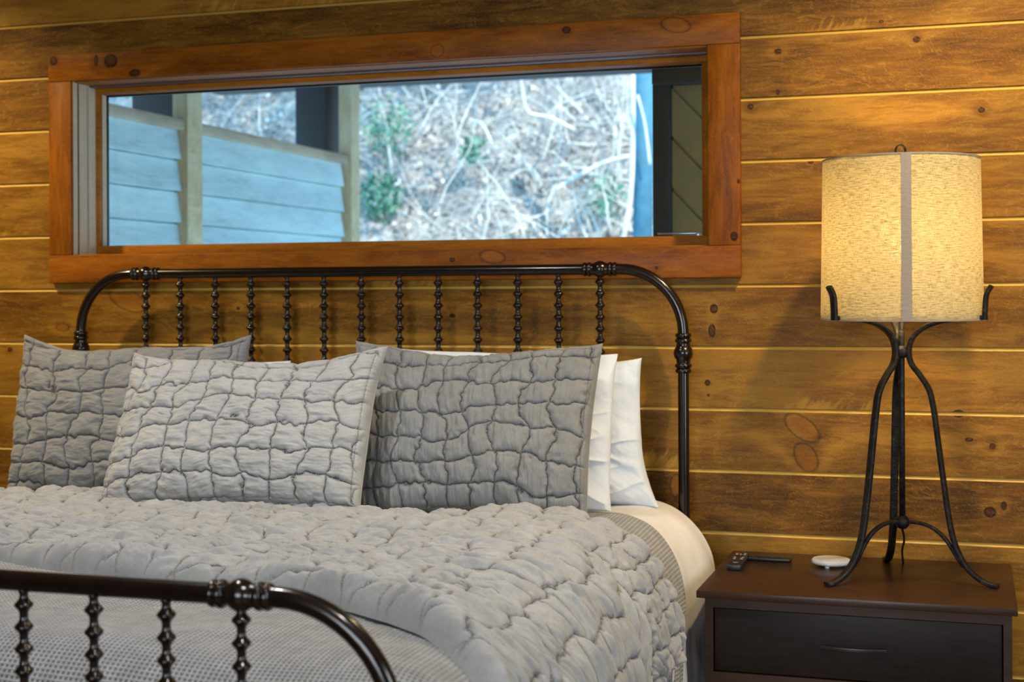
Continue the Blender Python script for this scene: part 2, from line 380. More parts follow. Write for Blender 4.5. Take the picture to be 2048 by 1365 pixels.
# ================================================================ SETTING
def st(o): o['kind'] = 'structure'; return o
OX0, OX1, OZ0, OZ1 = -2.937, -.742, 1.56, 2.158        # window opening
def wall_boards():
    mb = MB(); dp = .03
    def strip(xa, xb, z0, z1, ledge):
        # profile (y,z): face at y=0; top edge chamfer catches the light
        if ledge: pr = [(0, z0 + .0012), (0, z1 - .0100), (.0068, z1 - .0010), (.0095, z1)]
        else: pr = [(0, z0), (0, z1)]
        pr = [(.0095, z0)] + pr if ledge else pr
        pr = [(dp, z0)] + pr + [(dp, z1)]
        n = len(pr); v = [(xa, y, z) for y, z in pr] + [(xb, y, z) for y, z in pr]
        f = [(i, (i + 1) % n, (i + 1) % n + n, i + n) for i in range(n)] + [tuple(range(n)), tuple(range(n, 2 * n))[::-1]]
        mb.add(v, f)
    XA, XB = -4.6, 2.5
    for k in range(18):
        z0 = WZ0 + k * .184 - .0; z1 = z0 + .184
        za = max(z0, 0.0)
        if z1 <= OZ0 or z0 >= OZ1: strip(XA, XB, za, z1, True)
        else:
            strip(XA, OX0, za, z1, True); strip(OX1, XB, za, z1, True)
            if z0 < OZ0: strip(OX0, OX1, z0, OZ0, False)
            if z1 > OZ1: strip(OX0, OX1, OZ1, z1, True)
    # wall body behind the boards, around the opening
    for a, b in (((XA, dp, 0), (OX0 - .001, .14, 3.0)), ((OX1 + .001, dp, 0), (XB, .14, 3.0)), ((OX0 - .001, dp, 0), (OX1 + .001, .14, OZ0)), ((OX0 - .001, dp, OZ1), (OX1 + .001, .14, 3.0))):
        mb.box(a, b)
    return mb.build('wall_back', m_wall, smooth=False)
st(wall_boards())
st(MB().box((-4.6, -6.5, -.12), (2.5, .14, 0)).build('floor', m_floor, smooth=False))
st(MB().box((-4.75, -6.65, 3.0), (2.65, .9, 3.12)).build('ceiling', m_ext, smooth=False))
st(MB().box((-4.75, .9, 2.75), (2.65, 4.3, 2.87)).build('sun_blocker_1', m_darkpost, smooth=False))  # unseen roof, added to keep the sun off the porch siding
st(MB().box((-4.75, -6.5, 0), (-4.6, .14, 3.0)).build('wall_left', m_ext, smooth=False))
st(MB().box((2.5, -6.5, 0), (2.65, .14, 3.0)).build('wall_right', m_ext, smooth=False))
st(MB().box((-4.75, -6.65, 0), (2.65, -6.5, 3.0)).build('wall_front', m_ext, smooth=False))

# window
win = empty('window_1', (0, 0, 0), kind='structure')
MB().box((-3.026, -.024, 2.158), (-.646, .0, 2.250), .0025).build('top_casing', m_trim_h, win)
MB().box((-3.026, -.024, 1.465), (-.646, .0, 1.560), .0025).build('bottom_casing', m_trim_h, win)
MB().box((-3.026, -.022, 1.5605), (-2.937, .0, 2.1575), .0025).build('left_casing', m_trim_v, win)
MB().box((-.742, -.022, 1.5605), (-.646, .0, 2.1575), .0025).build('right_casing', m_trim_v, win)
GY = .186
# left jamb: cream channels and dark seals, stepped into the depth of the wall
jb = MB(); jd = MB(); jr = MB()
for ya, yb, mbx, px in ((-.010, .012, jb, .004), (.0135, .022, jd, .001), (.024, .066, jb, .006), (.067, .071, jd, .002), (.072, .112, jb, .009), (.113, .148, jr, .012), (.150, .176, jb, .012), (.177, .190, jd, .0125)):
    mbx.box((OX0 - .004, ya, OZ0 + .001), (OX0 + px, yb, OZ1 - .001), .0008, 1)
jb.build('left_jamb', m_cream, win, auto=40); jd.build('left_jamb_seal', m_dark, win); jr.build('left_jamb_stop', m_reveal, win)
rb = MB(); rb.box((OX1 - .004, -.01, OZ0), (OX1 + .004, .13, OZ1)); rb.box((OX1 - .044, .13, OZ0), (OX1 + .004, .19, OZ1)); rb.build('right_jamb', m_reveal, win)
MB().box((OX0, -.005, OZ1 - .004), (OX1, .20, OZ1 + .004)).box((OX0, .115, OZ1 - .026), (OX1, .20, OZ1), .002).build('head_jamb', m_reveal, win, auto=40)
MB().box((OX0, .075, OZ1 - .010), (OX1 - .004, .112, OZ1 - .003), .0012).build('head_track', m_track, win, auto=40)
MB().box((OX0, -.003, OZ0 - .004), (OX1, .20, OZ0 + .003)).box((OX0 + .012, .11, OZ0), (OX1 - .004, .20, OZ0 + .036), .003).build('sill', m_reveal, win, auto=40)
MB().box((OX0 + .0125, .178, OZ1 - .031), (OX1 - .046, .19, OZ1 - .026)).build('head_seal', m_dark, win)
def glass_mat():
    N = NT('window_glass'); N.n.remove(N.b)
    fr = N.new('ShaderNodeFresnel', {'IOR': 1.45}); tr = N.new('ShaderNodeBsdfTransparent', {'Color': (.97, .985, .98, 1)}); gl = N.new('ShaderNodeBsdfGlossy', {'Roughness': .0})
    m = N.new('ShaderNodeMixShader', {0: fr, 1: tr, 2: gl}); N.t.links.new(m.outputs[0], N.out.inputs[0]); return N.m
MB().box((OX0 + .010, .181, OZ0 + .03), (OX1 - .04, .185, OZ1 - .02)).build('pane', glass_mat(), win, smooth=False)
MB().box((-.935, .168, 1.603), (-.80, .178, 1.609), .002).box((-.815, .160, 1.596), (-.80, .178, 1.606), .002).build('latch', plain('bright_latch', (.55, .6, .68), .25, .6), win)

# ================================================================ OUTSIDE
def hpx(px, py, Y): return wxz(px, py, Y)[0]
SX = -3.57
pw = empty('porch_wall', (SX, 1.2, 1.2), 'weathered blue-grey clapboard porch wall with brown cap rail outside the window', 'porch wall')
def local(o, p): o.location = -Vector(p.location); return o
mb = MB(); ch = .150
ztop = 2.205
def courses(y0, y1):
    for k in range(7):
        z1 = ztop - k * ch; z0 = z1 - ch + .009
        # wedge: thick at the bottom
        v = [(SX - .01, y0, z0), (SX + .028, y0, z0), (SX + .006, y0, z1), (SX - .01, y0, z1)]; v += [(a, y1, c) for a, b, c in v]
        mb.add(v, [(0, 1, 2, 3), (7, 6, 5, 4), (0, 4, 5, 1), (1, 5, 6, 2), (2, 6, 7, 3), (3, 7, 4, 0)])
courses(.15, 1.74); courses(1.80, 3.60)
mb.box((SX - .022, .15, 1.0), (SX - .010, 3.7, ztop))
local(mb.build('siding', m_siding, pw, smooth=False), pw)
local(MB().box((SX - .05, .15, ztop - .005), (SX + .045, 3.72, ztop + .045), .004).build('cap_rail', m_cap, pw, auto=40), pw)
for (ya, yb) in ((1.74, 1.88), (3.63, 3.76)):
    local(MB().box((SX - .02, ya, .3), (SX + .06, yb, 3.2), .004).build('post', m_post, pw, auto=40), pw)
dp_ = MB().box((SX - .32, 3.66, .3), (SX - .12, 3.86, 3.3), .004).build('porch_post', m_darkpost, auto=40)
tag(dp_, 'dark brown porch post rising behind the far end of the cap rail', 'porch post')
dp2 = MB().box((hpx(268, 200, 2.0), 1.98, 2.1), (hpx(350, 200, 2.0), 2.12, 3.2), .004).build('porch_beam', m_darkpost, auto=40)
tag(dp2, 'dark beam end above the cap rail left of the near pale post', 'beam')

# panel standing in for the room's reflection in the glass, right of the view
refl = empty('reflection_panel', (-.8, .5, 1.4), 'tan diagonal-boarded panel standing in for the room reflected in the glass, with dark upright at right of the window', 'reflection panel')
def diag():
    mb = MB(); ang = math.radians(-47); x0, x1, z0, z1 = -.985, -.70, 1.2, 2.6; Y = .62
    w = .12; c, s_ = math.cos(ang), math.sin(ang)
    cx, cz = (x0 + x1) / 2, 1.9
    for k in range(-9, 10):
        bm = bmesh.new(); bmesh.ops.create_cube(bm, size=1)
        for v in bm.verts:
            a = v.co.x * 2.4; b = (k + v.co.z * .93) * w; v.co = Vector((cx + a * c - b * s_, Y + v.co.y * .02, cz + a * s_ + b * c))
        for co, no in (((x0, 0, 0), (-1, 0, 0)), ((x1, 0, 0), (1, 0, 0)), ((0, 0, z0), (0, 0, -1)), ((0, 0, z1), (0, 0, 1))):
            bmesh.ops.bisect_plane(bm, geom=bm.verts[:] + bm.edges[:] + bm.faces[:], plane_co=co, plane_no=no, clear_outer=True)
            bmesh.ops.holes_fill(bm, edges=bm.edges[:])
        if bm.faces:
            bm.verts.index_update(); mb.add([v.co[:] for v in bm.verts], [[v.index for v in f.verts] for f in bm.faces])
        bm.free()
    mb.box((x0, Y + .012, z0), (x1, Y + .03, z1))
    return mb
local(diag().build('reflected_boards', plain('reflected_board_tan', (.36, .28, .13), .7, ns=8, nv=.3), refl, smooth=False), refl)
local(MB().box((-1.03, .55, 1.0), (-.975, .64, 2.6), .003).build('upright', m_darkpost, refl, auto=40), refl)
local(MB().box((-1.03, .54, 2.13), (-.86, .60, 2.22), .003).build('bracket', m_darkpost, refl, auto=40), refl)

# hillside
rsd = random.Random(5)
def hill_z(x, y):
    return .55 + (y - 6.0) * .62 + .25 * fbm(x * .5, y * .5, 40, 4) + .10 * fbm(x * 2.2, y * 2.2, 50, 4, .6)
hx, hy = np.meshgrid(np.linspace(-16, 9, 300), np.linspace(5.5, 24, 260))
hz = hill_z(hx, hy)
def hill_mat():
    N = NT('leaf_littered_slope'); v = N.obj()
    a = N.noise(v, 2.2, 5, .6, .5); b = N.noise(v, 13, 4, .7); c = N.new('ShaderNodeTexVoronoi', {'Vector': v, 'Scale': 15.0})
    f = N.math('ADD', N.math('MULTIPLY', a, .55), N.math('MULTIPLY', b, .45))
    col = N.ramp(f, [(.36, (.05, .055, .06)), (.46, (.12, .105, .10)), (.54, (.24, .21, .18)), (.66, (.60, .55, .47))])
    col = N.mix(N.math('MULTIPLY', N.step(c.outputs['Distance'], .1, .5), .4), col, (.62, .58, .52, 1))
    return N.fin(col, .95, 0, N.bump(b, 1.0, .08))
st(grid_obj('hillside', np.stack([hx, hy, hz], -1), hill_mat()))
# dry leaves: nobody could count them
def leaves(n, seed):
    rs = np.random.RandomState(seed); x = rs.uniform(-9.5, 1.5, n); y = rs.uniform(7.5, 15, n); z = hill_z(x, y) + .03 + rs.rand(n) ** 3 * .35
    A = rs.randn(n, 3); A /= np.linalg.norm(A, axis=1)[:, None]; B = np.cross(A, rs.randn(n, 3)); B /= np.linalg.norm(B, axis=1)[:, None]
    s = rs.uniform(.018, .042, n)[:, None]; c = np.stack([x, y, z], 1); Nn = np.cross(A, B)
    V = np.stack([c - A * s, c - B * s * .6 + Nn * s * .2, c + A * s * 1.1, c + B * s * .6 + Nn * s * .2], 1).reshape(-1, 3)
    me = bpy.data.meshes.new('fallen_leaves'); me.from_pydata(V.tolist(), [], (np.arange(4 * n).reshape(n, 4)).tolist()); return me
def leaf_mat(name, stops):
    N = NT(name); g = N.new('ShaderNodeNewGeometry'); c = N.ramp(g.outputs['Random Per Island'], stops); return N.fin(c, .8)
tag(link('fallen_leaves', leaves(16000, 3), leaf_mat('dry_leaves', [(0, (.10, .085, .075)), (.5, (.26, .21, .17)), (.85, (.50, .44, .36)), (1, (.8, .76, .7))]), smooth=False),
    'pale dry leaves littering the sunlit slope outside the window', 'leaves', kind='stuff')
def twigs(n, seed, xr, yr, rr, mat, name, label, cat, hgt=1.2):
    mb = MB(); rg = random.Random(seed)
    for _ in range(n):
        x = rg.uniform(*xr); y = rg.uniform(*yr); z = float(hill_z(np.array([x]), np.array([y]))[0]) + rg.uniform(-.05, .2)
        L = rg.uniform(.5, hgt); a = rg.uniform(0, 2 * PI); e = rg.uniform(-.1, 1.3); pts = [(x, y, z)]; d = Vector((math.cos(a) * math.cos(e), math.sin(a) * math.cos(e) * .5, math.sin(e)))
        for k in range(6):
            d = (d + Vector((rg.gauss(0, .22), rg.gauss(0, .15), rg.gauss(-.05, .2)))).normalized(); q = Vector(pts[-1]) + d * L / 6; pts.append(q[:])
        r = rg.uniform(*rr); mb.tube(pts, [r * (1 - .8 * k / 6) for k in range(7)], 5)
    return tag(mb.build(name, mat), label, cat, kind='stuff')
m_twig = plain('bleached_twig', (.62, .58, .50), .8, ns=3, nv=.4)
m_twig2 = plain('grey_twig', (.24, .24, .25), .8, ns=3, nv=.4)
twigs(420, 8, (-8.5, .5), (8.0, 12.5), (.004, .013), m_twig, 'dead_brush', 'tangle of bleached dead branches and twigs lying over the slope', 'brush', 1.4)
twigs(420, 9, (-9, .5), (9.0, 14), (.004, .012), m_twig2, 'undergrowth', 'grey bare stems of undergrowth standing across the slope', 'undergrowth', 1.1)
twigs(260, 10, (-4.2, .2), (7.4, 10.5), (.006, .016), m_twig, 'dead_brush', 'bright heap of thick bleached brush low on the slope by the tree trunk', 'brush', 1.0)
# a few thick bare branches and the trunk at right
def hp(px, py, Y): d = fw + (px - 1024) / FPX * r2 - (py - CY) / FPX * u2; t = (Y + DIST) / d[1]; return (t * d[0], Y, CZ + t * d[2])
tr = MB(); tb = hp(1284, 560, 7.2); tt = hp(1290, -200, 7.2)
tr.tube([tb, tuple(np.array(tb) * .5 + np.array(tt) * .5 + np.array([.01, 0, 0])), tt], [.085, .075, .062], 16)
# unseen leaf clumps, added to break the sunlight on the slope
def leaf_clumps(n, seed):
    rs = np.random.RandomState(seed); cl = np.array([(-6.2, 5.6, 7.6), (-4.7, 5.2, 7.2), (-5.4, 6.3, 8.1), (-3.4, 6.0, 7.9), (-2.0, 6.9, 8.4), (-3.0, 5.0, 6.3), (-7.4, 6.2, 7.6)])
    c = cl[rs.randint(0, len(cl), n)] + rs.randn(n, 3) * np.array([.55, .5, .45])
    A = rs.randn(n, 3); A /= np.linalg.norm(A, axis=1)[:, None]; B = np.cross(A, rs.randn(n, 3)); B /= np.linalg.norm(B, axis=1)[:, None]; q = rs.uniform(.04, .11, n)[:, None]
    V = np.stack([c - A * q, c - B * q * .5, c + A * q, c + B * q * .5], 1).reshape(-1, 3)
    me = bpy.data.meshes.new('sun_breaker_leaves'); me.from_pydata(V.tolist(), [], np.arange(4 * n).reshape(n, 4).tolist()); return me
tag(link('sun_breaker_leaves', leaf_clumps(7000, 12), leaf_mat('clump_leaves', [(0, (.05, .08, .04)), (1, (.15, .2, .1))]), smooth=False), 'unseen leaf clumps added overhead outside to break the sunlight, above the top of the window', 'sun breaker', kind='stuff')
troot = tr.build('tree', plain('blue_grey_bark', (.07, .20, .27), .85, ns=12, nv=.35, bump=.8))
tag(troot, 'blue-grey tree trunk standing at the right end of the slope view', 'tree')
def vine(pix, Y, r):
    mbv = MB(); mbv.tube(spline([hp(a, b, Y + k * .05) for k, (a, b) in enumerate(pix)], 6), r, 6); return mbv.build('branch', m_twig)
for pix, Y, r, lab in (
    ([(1040, 140), (1046, 190), (1058, 225), (1100, 235), (1150, 260)], 9.0, .018, 'pale hooked branch hanging from the top of the window view'),
    ([(1110, 380), (1160, 350), (1210, 325), (1262, 312)], 8.3, .022, 'long bleached branch rising to the tree trunk'),
    ([(1265, 130), (1266, 250), (1262, 380), (1245, 490)], 7.0, .022, 'white sunlit stem running down beside the tree trunk'),
    ([(940, 240), (965, 250), (985, 290)], 8.8, .014, 'short bent pale branch in the middle of the slope'),
    ([(1275, 190), (1290, 250), (1300, 330)], 6.9, .012, 'thin pale vine crossing the front of the trunk')):
    tag(vine(pix, Y, r), lab, 'branch', 'bare branches over the slope')
def shrub(px, py, Y, R, n, seed, label):
    rs = np.random.RandomState(seed); c = np.array(hp(px, py, Y)); p = rs.randn(n, 3); p /= np.linalg.norm(p, axis=1)[:, None]; p *= (rs.rand(n, 1) ** .4) * R; p[:, 2] *= 1.2; p += c
    A = rs.randn(n, 3); A /= np.linalg.norm(A, axis=1)[:, None]; B = np.cross(A, rs.randn(n, 3)); B /= np.linalg.norm(B, axis=1)[:, None]; s = .035
    V = np.stack([p - A * s, p - B * s * .5, p + A * s, p + B * s * .5], 1).reshape(-1, 3)
    me = bpy.data.meshes.new('shrub'); me.from_pydata(V.tolist(), [], np.arange(4 * n).reshape(n, 4).tolist())
    return tag(link('shrub', me, m_leafgreen, smooth=False), label, 'shrub', 'green shrubs on the slope')
m_leafgreen = leaf_mat('evergreen_leaves', [(0, (.03, .10, .06)), (.5, (.08, .25, .15)), (1, (.22, .40, .26))])
shrub(762, 395, 8.8, .22, 420, 1, 'low green shrub beside the far pale porch post')
shrub(770, 260, 9.6, .3, 300, 4, 'green shrub higher up the slope by the far porch post')
shrub(945, 300, 9.2, .14, 130, 2, 'small green shrub in the middle of the slope')
shrub(1215, 400, 8.6, .2, 130, 3, 'small green shrub left of the tree trunk')

# ================================================================ BED FRAME
bed = empty('metal_bed', (-1.832, -1.2, 0), 'black bronze metal bed with arched headboard and footboard of turned spindles', 'bed')
XL, XR, CXL, CXR, SPC = -2.858, -.806, -2.6076, -1.0573, .12921
RR = .0165
def arch_pts(zr, Y, zend=0.0):
    R = .19; pts = [(XL, Y, zend), (XL, Y, (zr - R + zend) / 2), (XL, Y, zr - R)]
    pts += [(XL + R - R * math.cos(t), Y, zr - R + R * math.sin(t)) for t in np.linspace(0.06, PI / 2, 14)]
    pts += [(x, Y, zr) for x in np.linspace(XL + R + .1, XR - R - .1, 8)]
    pts += [(XR - R + R * math.sin(t), Y, zr - R + R * math.cos(t)) for t in np.linspace(0, PI / 2 - .06, 14)]
    pts += [(XR, Y, zr - R), (XR, Y, (zr - R + zend) / 2), (XR, Y, zend)]
    return pts
def spindle_prof(L):
    per = .0352; pr = [(.006, 0)]; z = .002; n = int(L / per)
    pr = []
    for i in range(n):
        for t, r in ((0, .0070), (.16, .0072), (.30, .0098), (.40, .0135), (.47, .0152), (.53, .0152), (.60, .0135), (.70, .0098), (.84, .0072)):
            pr.append((r, -(i + t) * per - .008))
    pr.append((.007, -L)); return [(.009, 0), (.009, -.004)] + pr
def collar_prof(s=1.0):
    q = []
    def bead(c, hw, r, n=6):
        for k in range(n + 1):
            t = PI * k / n; q.append((RR * .98 * s + (r - RR * .98 * s) * math.sin(t) if k not in (0, n) else RR * s * 1.02, c - hw * math.cos(t)))
    bead(-.046 * s, .0065 * s, .0215 * s); bead(-.0325 * s, .0065 * s, .0225 * s)
    for k in range(1, 12):
        t = PI * k / 12; q.append((max(.0185 * s, .0258 * s * math.sin(t)), -.025 * s * math.cos(t)))
    bead(.0325 * s, .0065 * s, .0225 * s); bead(.046 * s, .0065 * s, .0215 * s)
    return q
RX = Matrix.Rotation(PI / 2, 4, 'Y')
def panel(name, Y, zr, zlow, zcol):
    o = MB().tube(arch_pts(zr, Y), RR, 20).build(name, m_bronze, bed); o.location = -Vector(bed.location)
    def sub(mb, nm, loc):
        c = mb.build(nm, m_bronze, o); c.location = loc; return c
    first = sub(MB().lathe(spindle_prof(zr - zlow - .012), 18), 'spindle', (CXR, Y, zr - .012))
    for k in range(1, 13):
        c = first.copy(); COL.objects.link(c); c.parent = o; c.location = (CXR - k * SPC, Y, zr - .012)
    pr = collar_prof()
    a = sub(MB().lathe(pr, 24, RX), 'collar', (CXR, Y, zr))
    b = a.copy(); COL.objects.link(b); b.parent = o; b.location = (CXL, Y, zr)
    pv = sub(MB().lathe(collar_prof(1.13), 24), 'collar', (XR, Y, zcol))
    b = pv.copy(); COL.objects.link(b); b.parent = o; b.location = (XL, Y, zcol)
    sub(MB().tube([(XL, Y, zlow), (XR, Y, zlow)], .014, 16), 'lower_rail', (0, 0, 0))
    return o
panel('headboard', -.0854, 1.4925, .62, 1.243)
panel('footboard', -2.3275, .9645, .44, .714)
for x in (XL, XR):
    o = MB().box((x - .012, -2.31, .25), (x + .012, -.10, .33), .003).build('side_rail', m_bronze, bed, auto=40); o.location = -Vector(bed.location)

# ================================================================ BEDDING
BCX = -1.83
def xsec(s, half, R, flare=.03):
    """cross-section: s signed arc coordinate from the centre -> (x offset, drop)"""
    a = np.abs(s); flat = half - R; arc = R * PI / 2
    t = np.clip((a - flat) / R, 0, PI / 2); x = np.where(a < flat, a, flat + R * np.sin(t)); d = np.where(a < flat, 0, R * (1 - np.cos(t)))
    ex = np.clip(a - flat - arc, 0, None); x = x + ex * flare; d = d + ex
    return np.sign(s) * x, d
def bed_surf(s, t, half=1.125, R=.16, top=.815, foot=-2.20, RF=.17):
    """t = distance along the bed from y=-.11 towards the foot"""
    x, d = xsec(s, half, R); yf = (-.11 - foot); flat = yf - RF
    q = np.clip((t - flat) / RF, 0, PI / 2); y = np.where(t < flat, t, flat + RF * np.sin(q)); d2 = np.where(t < flat, 0, RF * (1 - np.cos(q)))
    ex = np.clip(t - flat - RF * PI / 2, 0, None); y = y + ex * .02; d2 = d2 + ex
    hh = .012 * fbm(s * 1.7 + 9, t * 1.7, 21, 3) * np.exp(-d * 3)
    return np.stack([BCX + x, -.11 - y, top - d - d2 + hh], -1)
mat_ = MB().box((-2.86, -2.12, .40), (-.80, -.13, .765), .08, 4).build('mattress', m_white); tag(mat_, 'thick mattress filling the bed frame under the bedding', 'mattress')
# fitted sheet
s_, t_ = np.meshgrid(np.linspace(-1.62, 1.62, 420), np.linspace(0, 2.25, 160))
P = bed_surf(s_, t_, half=1.118, R=.225, top=.808); n = -normals(P)
side = sstep(np.abs(s_), 1.0, 1.25)
P = P + n * (.004 * fbm(s_ * 4, t_ * 9, 31, 3) + .010 * side * fbm(s_ * 1.2, t_ * 7, 33, 3))[..., None]
tag(grid_obj('bed_sheet', P, m_sheet, flip=True), 'white sheet showing at the head corner of the bed beside the nightstand', 'sheet')
# waffle blanket
s1 = np.linspace(-1.68, 1.66, 1500)
t1 = np.concatenate([np.linspace(.37, 1.50, 200)[:-1], np.linspace(1.50, 2.42, 410)])
s_, t_ = np.meshgrid(s1, t1)
t2 = t_ + .20 * sstep(s_, 1.0, 1.45) * (1 - sstep(t_, .4, 1.2))
P = bed_surf(s_, t2, half=1.122, R=.235, top=.822, foot=-2.215); n = -normals(P)
c = 2 * PI / .0102
pit = np.minimum(np.abs(np.sin(s_ * c / 2)), np.abs(np.sin(t_ * c / 2)))
dense = sstep(t_, 1.5, 1.55)
side = sstep(np.abs(s_), 1.0, 1.25)
h = -.0022 * sstep(pit, .45, .95) * dense + .012 * fbm(s_ * 2.0, t_ * 3.0, 35, 3) * (.4 + .6 * dense) + .010 * side * fbm(s_ * 1.2, t_ * 9, 37, 3)
P = P + n * h[..., None]
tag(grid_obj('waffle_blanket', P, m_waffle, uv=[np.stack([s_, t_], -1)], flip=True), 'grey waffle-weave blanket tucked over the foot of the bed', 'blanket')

def quilt_h(a, b, seed, wob=.24):
    aa = a + wob * vnoise(a * .55 + 3, b * .85, seed) + .16 * vnoise(a * 1.3, b * 1.3 + 7, seed + 1) + .07 * vnoise(a * 5, b * 5, seed + 4)
    bb = b + wob * 1.25 * vnoise(a * .50, b * .45 + 9, seed + 2) + .14 * vnoise(a * 1.2 + 5, b * 1.2, seed + 3) + .07 * vnoise(a * 5 + 8, b * 5, seed + 5)
    da = np.abs(aa - np.round(aa)); db = np.abs(bb - np.round(bb))     # 0 on a stitch line, .5 mid cell
    pa = np.sin(PI * da) ** .56; pb = np.sin(PI * db) ** .56
    edge = np.minimum(da, db); m = .42 * pa * pb + .58 * (1 - np.exp(-edge / .065))
    return m, edge, aa, bb
# quilt (folded coverlet) over the middle of the bed
s1 = np.linspace(-1.50, 1.58, 1240); nt = 520
e1 = np.linspace(0, 1, nt)
s_, e_ = np.meshgrid(s1, e1)
# front (foot side) and back (head side) edge as functions of s
back = .60 + .03 * np.sin(s_ * 2.2 + .5) + .012 * np.sin(s_ * 5) - .045 * sstep(s_, -.1, .3) + .12 * sstep(s_, .68, 1.0)
front = np.interp(s_, [-1.6, -.6, -.3, 0, .35, .62, .8, .95, 1.15, 1.6], [1.30, 1.36, 1.42, 1.49, 1.57, 1.65, 1.73, 1.83, 1.95, 2.10]) + .02 * np.sin(s_ * 6)
t_ = back + (front - back) * e_
P0 = bed_surf(s_, t_, half=1.118, R=.25, top=.834, foot=-2.22)
n0 = -normals(P0)
dt_f = (front - t_); dt_b = (t_ - back); ds = 1.58 - s_ 
thick = .050
hem = np.clip(ds / .03, 0, 1)
rim = np.sqrt(np.clip(1 - (1 - np.clip(dt_f / .045, 0, 1)) ** 2, 0, 1)) * np.sqrt(np.clip(1 - (1 - np.clip(dt_b / .035, 0, 1)) ** 2, 0, 1)) * np.sqrt(np.clip(1 - (1 - hem) ** 2, 0, 1))
m, edge, aa, bb = quilt_h(s_ / .104 + 2.3, (t_ + .10 * s_) / .072, 60)
wr = fbm(s_ * 7, t_ * 48 + 2 * vnoise(s_ * 5, t_ * 5, 71), 70, 4, .52)             # puckers running across the bed
wr2 = fbm(s_ * 26, t_ * 60, 75, 3, .55)
big = fbm(s_ * 2.3, t_ * 3.2, 80, 3)
puff = .0145 * m + (.15 + .85 * m) * (.0088 * wr + (.0018 + .0030 * (1 - sstep(s_, .9, 1.2))) * wr2) + .016 * np.exp(-(dt_f / .06) ** 2) 
topw = 1 - sstep(s_, .95, 1.3)
h = rim * (thick * .45 + puff + .012 * big * (.5 + .5 * topw)) - .016 * (1 - rim)
folds = sstep(s_, 1.1, 1.5) * rim
h = h + folds * .012 * (vnoise(t_ * 6 + 2 + s_ * 1.5, s_ * .8, 82) + .4 * vnoise(t_ * 14, s_, 83))
P = P0 + n0 * h[..., None]
# hem length: the drape is shorter near the head, long further down
drop = 1 - .0 * s_
stitch = np.exp(-(edge / .036) ** 2) * rim
def cut_hem(P, s_, t_):
    # compress the side drape near the head so that the hem corner sits higher
    k = (1 - sstep(t_, 1.02, 1.14)); lim = 1.32 + .015 * np.sin(t_ * 9)
    return k, lim
k, lim = cut_hem(P, s_, t_)
sN = np.where(s_ > 1.0, 1.0 + (s_ - 1.0) * ((lim - 1.0) / .58 * k + (1 - k)), s_)
P0 = bed_surf(sN, t_, half=1.118, R=.25, top=.834, foot=-2.22); n0 = -normals(P0)
flare = sstep(sN, 1.2, 1.5) * (.012 + .03 * np.exp(-((t_ - .78) / .12) ** 2)) * (1 + .5 * np.sin(t_ * 11 + 1.0))
P = P0 + n0 * h[..., None]; P[..., 0] += flare * rim
tag(grid_obj('quilt', P, m_quilt, flip=True, attr={'stitch': [stitch]}), 'grey hand-stitched velvet quilt folded across the middle of the bed', 'quilt')

